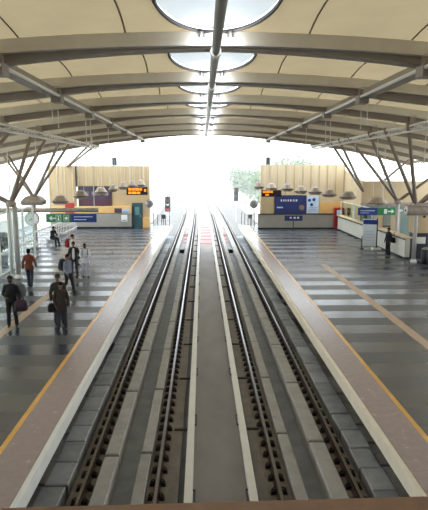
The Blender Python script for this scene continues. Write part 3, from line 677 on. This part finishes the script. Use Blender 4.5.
slab_rot(MB(), 10.85,11.68,34.7,34.4,.22,2.05).build('banner', mat('white_banner', (222,230,240), .5), t); slab_rot(MB(), 10.85,11.68,34.68,34.38,1.7,2.0,.03).build('banner_heading', SIGNB, t)
MB().tube((11.72,34.42,0),(11.72,34.42,2.12),.045).build('pole', BLACK, t); MB().tube((10.83,34.72,0),(10.83,34.72,.9),.03).build('leg', BLACK, t)
MB().cbox(11.45,12.0,34.2,34.65,0,.12,.03).build('base', WHITE, t); MB().cbox(10.7,10.95,34.6,34.85,0,.06,.02).build('foot', BLACK, t)
for z in (.6,.8,1.0,1.2): slab_rot(MB(), 10.95,11.5,34.655,34.455,z,z+.05,.02).build('print', PALEBLUE, t)

# hanging sign bars
def arrow(mb, x, y, z, s, d):
    mb.box(min(x,x-d*s),max(x,x-d*s),y-.01,y,z-s*.12,z+s*.12)
    return mb.add([(x-d*s*.1,y-.01,z+s*.5),(x+d*s*.5,y-.01,z),(x-d*s*.1,y-.01,z-s*.5),(x-d*s*.1,y,z+s*.5),(x+d*s*.5,y,z),(x-d*s*.1,y,z-s*.5)], [(0,1,2),(3,5,4),(0,3,4,1),(1,4,5,2),(2,5,3,0)])
b = empty('sign_bar', (-10,34,2.6), 'long brown grey bar carrying the clock and the green and blue sign', 'bar')
MB().cbox(-13.2,-6.75,33.9,34.1,2.6,2.86,.03).build('bar', SHADE, b); MB().box(-13.2,-6.75,33.88,33.9,2.64,2.68).build('trim_line', DGREY, b)
for x in (-12.4,-7.0): MB().tube((x,34,2.86),(x,34,7.4),.03).build('hanger', GALV, b)
g = empty('direction_sign', (-9,33.9,1.9), 'green and blue hanging sign with white arrow pointing left on the left platform', 'sign')
MB().box(-10.1,-8.48,33.82,33.9,1.95,2.5).build('green_panel', SIGNG, g); MB().box(-8.48,-6.85,33.82,33.9,1.95,2.5).build('blue_panel', SIGNB, g)
for x in (-9.9,-7.1): MB().tube((x,33.87,2.5),(x,33.95,2.62),.02).build('hanger', GALV, g)
arrow(MB(), -9.75, 33.82, 2.22, .32, -1).build('arrow', SIGNW, g)
fr = MB()
for cx in (-9.3,-8.8):
    for x0, x1, z0, z1 in ((-.17,.17,2.02,2.05),(-.17,.17,2.4,2.43),(-.17,-.14,2.02,2.43),(.14,.17,2.02,2.43)): fr.box(cx+x0,cx+x1,33.81,33.82,z0,z1)
fr.build('pictogram_frame', SIGNW, g)
MB().box(-9.35,-9.25,33.81,33.82,2.08,2.24).disc_y((-9.3,33.815,2.31),.05,.01,14).build('pictogram', SIGNW, g); MB().disc_y((-8.8,33.815,2.22),.1,.01,18).build('pictogram', SIGNW, g)
MB().box(-8.3,-7.1,33.81,33.82,2.28,2.34).box(-8.3,-7.5,33.81,33.82,2.1,2.15).build('lettering', PALEBLUE, g)
c = empty('clock', (-10.95,33.7,2.25), 'round white wall clock with black hands hung from the left sign bar', 'clock')
MB().disc_y((-10.95,33.7,2.2),.46,.1,32).build('rim', SHADE, c); MB().disc_y((-10.95,33.64,2.2),.41,.03,32).build('dial', SIGNW, c)
tk = MB()
for i in range(12):
    a = i*PI/6; tk.beam((-10.95+.33*math.sin(a),33.615,2.2+.33*math.cos(a)),(-10.95+.39*math.sin(a),33.615,2.2+.39*math.cos(a)),.02,.03)
tk.build('hour_marks', BLACK, c)
MB().beam((-10.95,33.61,2.2),(-10.95-.2,33.61,2.2-.13),.02,.04).build('hour_hand', BLACK, c); MB().beam((-10.95,33.605,2.2),(-10.95+.1,33.605,2.2+.28),.02,.03).build('minute_hand', BLACK, c)
MB().box(-10.99,-10.91,33.67,33.73,2.62,2.72).build('hanger', GALV, c)
b = empty('sign_bar', (13,35.8,2.8), 'long brown grey bar carrying the blue and green sign on the right', 'bar')
MB().cbox(12.2,17.5,35.7,35.9,2.82,3.02,.03).build('bar', SHADE, b); MB().box(11.0,12.2,35.75,35.85,2.86,2.98).build('bar_end', SHADE, b)
for x in (12.5,16.8): MB().tube((x,35.8,3.0),(x,35.8,7.2),.03).build('hanger', GALV, b)
g = empty('direction_sign', (12,35.7,2.2), 'blue and green hanging sign with white arrow pointing right on the right platform', 'sign')
MB().box(10.75,12.1,35.62,35.7,2.22,2.74).build('blue_panel', SIGNB, g); MB().box(12.1,13.35,35.62,35.7,2.22,2.74).build('green_panel', SIGNG, g)
arrow(MB(), 13.1, 35.62, 2.48, .3, 1).build('arrow', SIGNW, g); MB().box(12.55,12.75,35.61,35.62,2.32,2.64).build('pictogram', SIGNW, g)
MB().box(10.9,11.9,35.61,35.62,2.5,2.56).box(10.9,11.5,35.61,35.62,2.36,2.4).build('lettering', PALEBLUE, g)
for x in (11.2,12.9): MB().tube((x,35.68,2.74),(x,35.78,2.9),.02).build('hanger', GALV, g)

# dome pendants on paired rods
def pendant(x, y, z, w, lab, group):
    p = empty('pendant_lamp', (x,y,z), lab, 'hanging lamp', group)
    MB().lathe((x,y,z), [(w*.36,-.3),(w*.5,-.2),(w*.52,-.1),(w*.48,.0),(w*.36,.1),(w*.33,.22),(w*.24,.3),(w*.08,.34)],18).build('dome', SHADE, p, True)
    MB().lathe((x,y,z-.31), [(w*.3,0),(w*.36,.02)],18).build('diffuser', CREAM2, p)
    MB().lathe((x,y,z-.2), [(w*.54,.05),(w*.54,.1)],18).build('rim_band', DGREY, p)
    top = rz(x)-.3
    for dx in (-w*.22, w*.22): MB().tube((x+dx,y,z+.02),(x+dx,y,top),.016,seg=5).build('rod', GALV, p)
R = 'dome pendants over the right platform'
for i, (px, y, z, w) in enumerate(((4.95,45.3,3.95,.8),(5.95,44.8,3.85,.9),(7.2,44.2,3.82,.95),(8.25,43.6,3.66,1.0),(9.3,42.8,3.6,1.05),(10.25,42,3.45,1.15),(11.3,40.3,3.35,1.25),(12.3,36.4,3.12,1.4))):
    pendant(px+.0, y, z, w, 'dome pendant lamp hanging over the right platform, %s from the left of its row' % nth(i), R)
Lg = 'dome pendants over the left platform'
for i, (px, y, z, w) in enumerate(((-10.3,38.2,3.15,1.1),(-9.45,41,3.4,1.1),(-8.3,43.2,3.6,1.0),(-7.5,44.3,3.78,.75),(-6.75,45,3.95,.7),(-6.0,45.4,4.05,.7),(-5.25,45.7,4.1,.68))):
    pendant(px, y, z, w, 'dome pendant lamp hanging over the left platform, %s from the left of its row' % nth(i), Lg)
# thin service drop rods hanging from the purlins, as seen on both sides
k = {'left':0, 'right':0}
for s, n in ((-1,'left'), (1,'right')):
    for j, (x, y, L) in enumerate(((5.2,17.7,.9),(5.2,18.4,1.),(8.7,20.4,2.2),(8.7,21.2,2.2),(5.2,22.7,1.6),(5.2,23.6,1.6),(8.7,27,2.4),(5.2,28,1.8),(8.7,31,2.6))):
        z = rz(CX+s*x)-.38
        tag(MB().tube((CX+s*x,y,z),(CX+s*x,y,z-L),.018,seg=5).build('drop_rod', GALV), 'thin steel drop rod hanging from the %s roof purlins, %s from the footbridge' % (n, nth(j)), 'rod', 'drop rods on the %s' % n)

# ------------------------------------------------------------------ left edge: glazing, railing, seats, plants
w = empty('window_1', (-10.2,24,0), None, None); w['kind'] = 'structure'
MB().box(-10.22,-10.19,17,31.6,.08,3.1).build('pane', GLASS, w)
for k in range(9): MB().box(-10.26,-10.16,17+k*1.82-.05,17+k*1.82+.05,0,3.15).build('mullion', WHITE, w)
for z in (.04,1.1,3.12): MB().box(-10.25,-10.17,17,31.6,z-.04,z+.04).build('transom', WHITE, w)
struct('wall_left_parapet', MB().box(-17,-16.7,-4.5,51,0,1.1), WHITE)
r = empty('railing', (-11.4,40,0), 'pale metal railing with thin uprights along the left platform side', 'railing')
MB().tube((-11.4,32.2,1.12),(-11.4,47.6,1.12),.06).build('handrail', WHITE, r); MB().tube((-11.4,32.2,.2),(-11.4,47.6,.2),.03).build('bottom_rail', WHITE, r); MB().tube((-11.4,32.2,.7),(-11.4,47.6,.7),.025).build('mid_rail', GALV, r)
p0 = None
for k in range(32):
    if p0 is None: q = p0 = MB().tube((-11.4,32.2,0),(-11.4,32.2,1.12),.03).build('post', GALV, r)
    else: q = dup(p0, r)
    q.location.y = k*.48
for k, (x, y, lab) in enumerate(((-10.75,37.0,'steel waiting seat under the person in black'), (-10.5,32.6,'steel waiting seat with dark top beside the left pillars'), (-10.8,40.3,'steel waiting seat farthest along the left railing'))):
    t = empty('waiting_seat', (x,y,0), lab, 'seat', 'steel waiting seats')
    MB().cbox(x-.3,x+.3,y-.3,y+.3,.4,.46,.02).build('seat', DGREY if k == 1 else CHROME, t)
    for sx in (-.24,.24):
        for sy in (-.24,.24): MB().tube((x+sx,y+sy,0),(x+sx,y+sy,.4),.025).build('leg', CHROME, t)
    MB().box(x-.26,x+.26,y-.02,y+.02,.12,.36).build('side_panel', CHROME, t)
def plant(name, x, y, z, r, h, lab, cat, m=DLEAF, n=500, trunk=0., ls=.12, group=None):
    t = empty(name, (x,y,z), lab, cat, group); rnd = random.Random(int(x*31+y*17)); mb = MB()
    blobs = [(Vector((rnd.uniform(-.55,.55)*r, rnd.uniform(-.55,.55)*r, trunk+h*rnd.uniform(.25,.8))), rnd.uniform(.35,.6)*r) for _ in range(9)]
    for _ in range(n):
        c, q = rnd.choice(blobs); d = Vector((rnd.gauss(0,1), rnd.gauss(0,1), rnd.gauss(0,.8))).normalized()
        p = Vector((x,y,z))+c+d*q*rnd.uniform(.6,1.05); u = Vector((rnd.gauss(0,1),rnd.gauss(0,1),rnd.gauss(0,1))).normalized(); v = u.cross(d).normalized(); s = ls*rnd.uniform(.6,1.4)
        mb.add([p-u*s, p+v*s*.5, p+u*s, p-v*s*.5], [(0,1,2,3)])
    mb.build('foliage', m, t)
    tk = MB(); tk.tube((x,y,z),(x,y,z+trunk+h*.5),.05+.03*trunk*.5,.04,8)
    for c, q in blobs[:5]: tk.tube((x,y,z+trunk*.7+h*.15),Vector((x,y,z))+c,.03+.01*trunk,.015,6)
    tk.build('trunk', BARK, t)
plant('potted_shrub', -11.6, 29.9, .45, .6, 1.3, 'dark green shrub in a planter behind the left glass partition', 'shrub', n=700)
t = empty('planter', (-11.6,29.9,0), 'grey planter holding the shrub behind the left glass partition', 'planter'); MB().lathe((-11.6,29.9,0),[(.32,0),(.4,.45),(.44,.5),(.38,.5)],18).build('pot', CONC_M, t, True); MB().lathe((-11.6,29.9,.42),[(.37,0),(.37,.06)],18).build('soil', BARK, t)

# ------------------------------------------------------------------ platform end fences, signals
for s, x0, x1, n in ((-1,-4.6,-3.1,'left'), (1,3.75,5.0,'right')):
    f = empty('end_fence', ((x0+x1)/2,49.4,0), 'low steel fence closing the %s platform end' % n, 'fence')
    for z in (.15,.6,1.1): MB().tube((x0,49.4,z),(x1,49.4,z),.03).build('rail', CHROME, f)
    for k in range(5): MB().tube((x0+(x1-x0)*k/4,49.4,0),(x0+(x1-x0)*k/4,49.4,1.15 if k not in (0,4) else 1.35),.03).build('post', DGREY, f)
    g = empty('end_gate_box', ((x0+x1)/2,49.2,0), 'small dark equipment box on the %s end fence' % n, 'box'); xm = (x0+x1)/2+.2
    MB().cbox(xm-.17,xm+.17,49.15,49.36,.75,1.15,.02).build('housing', DGREY, g); MB().tube((xm,49.25,0),(xm,49.25,.75),.03).build('post', DGREY, g)
def signal(x, y, z, lab, cols):
    s = empty('rail_signal', (x,y,-1.3), lab, 'signal')
    MB().tube((x,y,-1.3),(x,y,z+1.75),.07).build('mast', GALV, s); MB().cbox(x-.3,x+.3,y-.22,y-.06,z,z+1.7,.03).build('head', DGREY, s)
    for i, m in enumerate(cols): MB().disc_y((x,y-.24,z+.3+i*.55),.17,.05,18).build('lens', m, s); MB().tube((x,y-.42,z+.45+i*.55),(x,y-.2,z+.48+i*.55),.17,.19,10).build('hood', BLACK, s)
    MB().box(x-.3,x+.3,y-.08,y-.02,z-.5,z-.15).build('number_plate', SIGNW, s)
signal(-3.95,60,.6,'railway signal with a lit red lens left of the far tracks',[mat('red_lens',(210,40,40),.3,emit=(255,40,30),es=1.2),SIGNW,mat('red_lens_dim',(150,40,40),.3)])
signal(4.3,66,1.4,'railway signal with dark lenses right of the far tracks',[BLACK,DGREY,mat('red_lens_off',(120,40,40),.3)])

# ------------------------------------------------------------------ footbridge under the viewer
struct('floor_footbridge', MB().box(-17,21,-4.5,.9,3.3,3.6), CONC_M)
p = MB().cbox(-9,9,-.12,.12,3.6,4.43,.015).build('wall_footbridge_parapet', LEDGE); p['kind'] = 'structure'; p.location = (0,1.15,0); p.rotation_euler = (0,0,math.radians(1.2))
struct('wall_back_blocker', MB().box(-17,21,-4.9,-4.5,-1.5,9), GREYWALL)  # unseen wall, added to block light from behind and dim the foreground

# ------------------------------------------------------------------ outside
struct('ground', MB().box(-400,400,-60,900,-10.2,-10), mat('pale_ground', (176,176,160), .95, 0, .15, .05))
for k in range(70):
    y = 53+k*1.3
    tag(MB().box(-2.75+sh(y),3.4+sh(y),y,y+.3,-1.31,-1.12).build('track_sleeper', PARA), 'crosswise concrete sleeper on the open viaduct, %s beyond the platform end' % nth(k), 'sleeper', 'sleepers on the viaduct')
struct('wall_viaduct_left', ribbon(MB(), -6.7, -6.4, -10, -.2, EXT), PARA); struct('wall_viaduct_right', ribbon(MB(), 6.9, 7.2, -10, -.2, EXT), PARA)
struct('wall_station_base_left', MB().box(-17,-3.6,50.6,51,-10,-.4), PARA); struct('wall_station_base_right', MB().box(4.2,21,50.6,51,-10,-.4), PARA)
for i, (x, y, z, r, h, tr) in enumerate(((12.5,92,-10,4.2,9,7.5),(17.5,104,-10,5,9,8.5),(9.8,118,-10,4.5,8,8),(24,96,-10,5,8,6.5))):
    plant('tree', x, y, z, r, h, ('leafy green tree just right of the far viaduct, nearest of its group', 'tall green tree standing second from the viaduct on the right', 'green tree farthest along the viaduct on the right', 'green tree behind the right end wall')[i], 'tree', GRASSY, 2600, tr, .42, 'trees beyond the right platform')
b = empty('building', (-27,64,-10), 'white building with a flat roof beyond the left glass partition', 'building')
MB().box(-34,-22.6,62,74,-10,3.4).build('wall', WHITE, b); MB().box(-34.3,-22.3,61.7,74.3,3.4,3.65).build('roof', GALV, b)
for k in range(4):
    f = MB().box(-33+k*2.6,-31.6+k*2.6,61.95,62.02,.2,1.7).build('window', DGREY, b); MB().box(-32.9+k*2.6,-31.7+k*2.6,61.93,61.96,.3,1.6).build('pane', PALEBLUE, f)

hz = bpy.data.materials.new('bright_haze'); hz.use_nodes = True; hn = hz.node_tree; hn.nodes.remove(hn.nodes['Principled BSDF'])
vs = hn.nodes.new('ShaderNodeVolumeScatter'); vs.inputs['Density'].default_value = .005; hn.links.new(vs.outputs[0], hn.nodes['Material Output'].inputs['Volume'])
tag(MB().box(-160,160,52,380,-9.9,45).build('haze', hz), 'bright daylight haze over the viaduct and trees beyond the station', 'haze', kind='stuff')
# ------------------------------------------------------------------ light, sky, camera
w = bpy.data.worlds.new('sky'); sc.world = w; w.use_nodes = True; nt = w.node_tree
bg = nt.nodes['Background']; bg.inputs[0].default_value = (.82,.915,1,1); bg.inputs[1].default_value = SKY = 10.
s = bpy.data.lights.new('sun', 'SUN'); s.energy = 3.5; s.angle = math.radians(20); s.color = (1,.98,.95)
so = bpy.data.objects.new('sun', s); COL.objects.link(so); so.rotation_euler = (math.radians(-12), math.radians(10), 0)
F_PX = 520.; phi = math.atan(85/F_PX); psi = math.atan(12*math.cos(phi)/F_PX)
cd = bpy.data.cameras.new('camera'); cam = bpy.data.objects.new('camera', cd); COL.objects.link(cam); sc.camera = cam
cd.sensor_fit = 'VERTICAL'; cd.sensor_height = 24; cd.lens = F_PX/510*24; cd.clip_end = 2000; cd.clip_start = .05
cam.location = (0,0,5.3); cam.rotation_euler = (PI/2-phi, 0, -psi)
sc.view_settings.view_transform = 'Standard'; sc.view_settings.look = 'None'; sc.view_settings.gamma = 1; sc.view_settings.use_curve_mapping = False
sc.view_settings.exposure = -1.1
sc.cycles.volume_bounces = 4
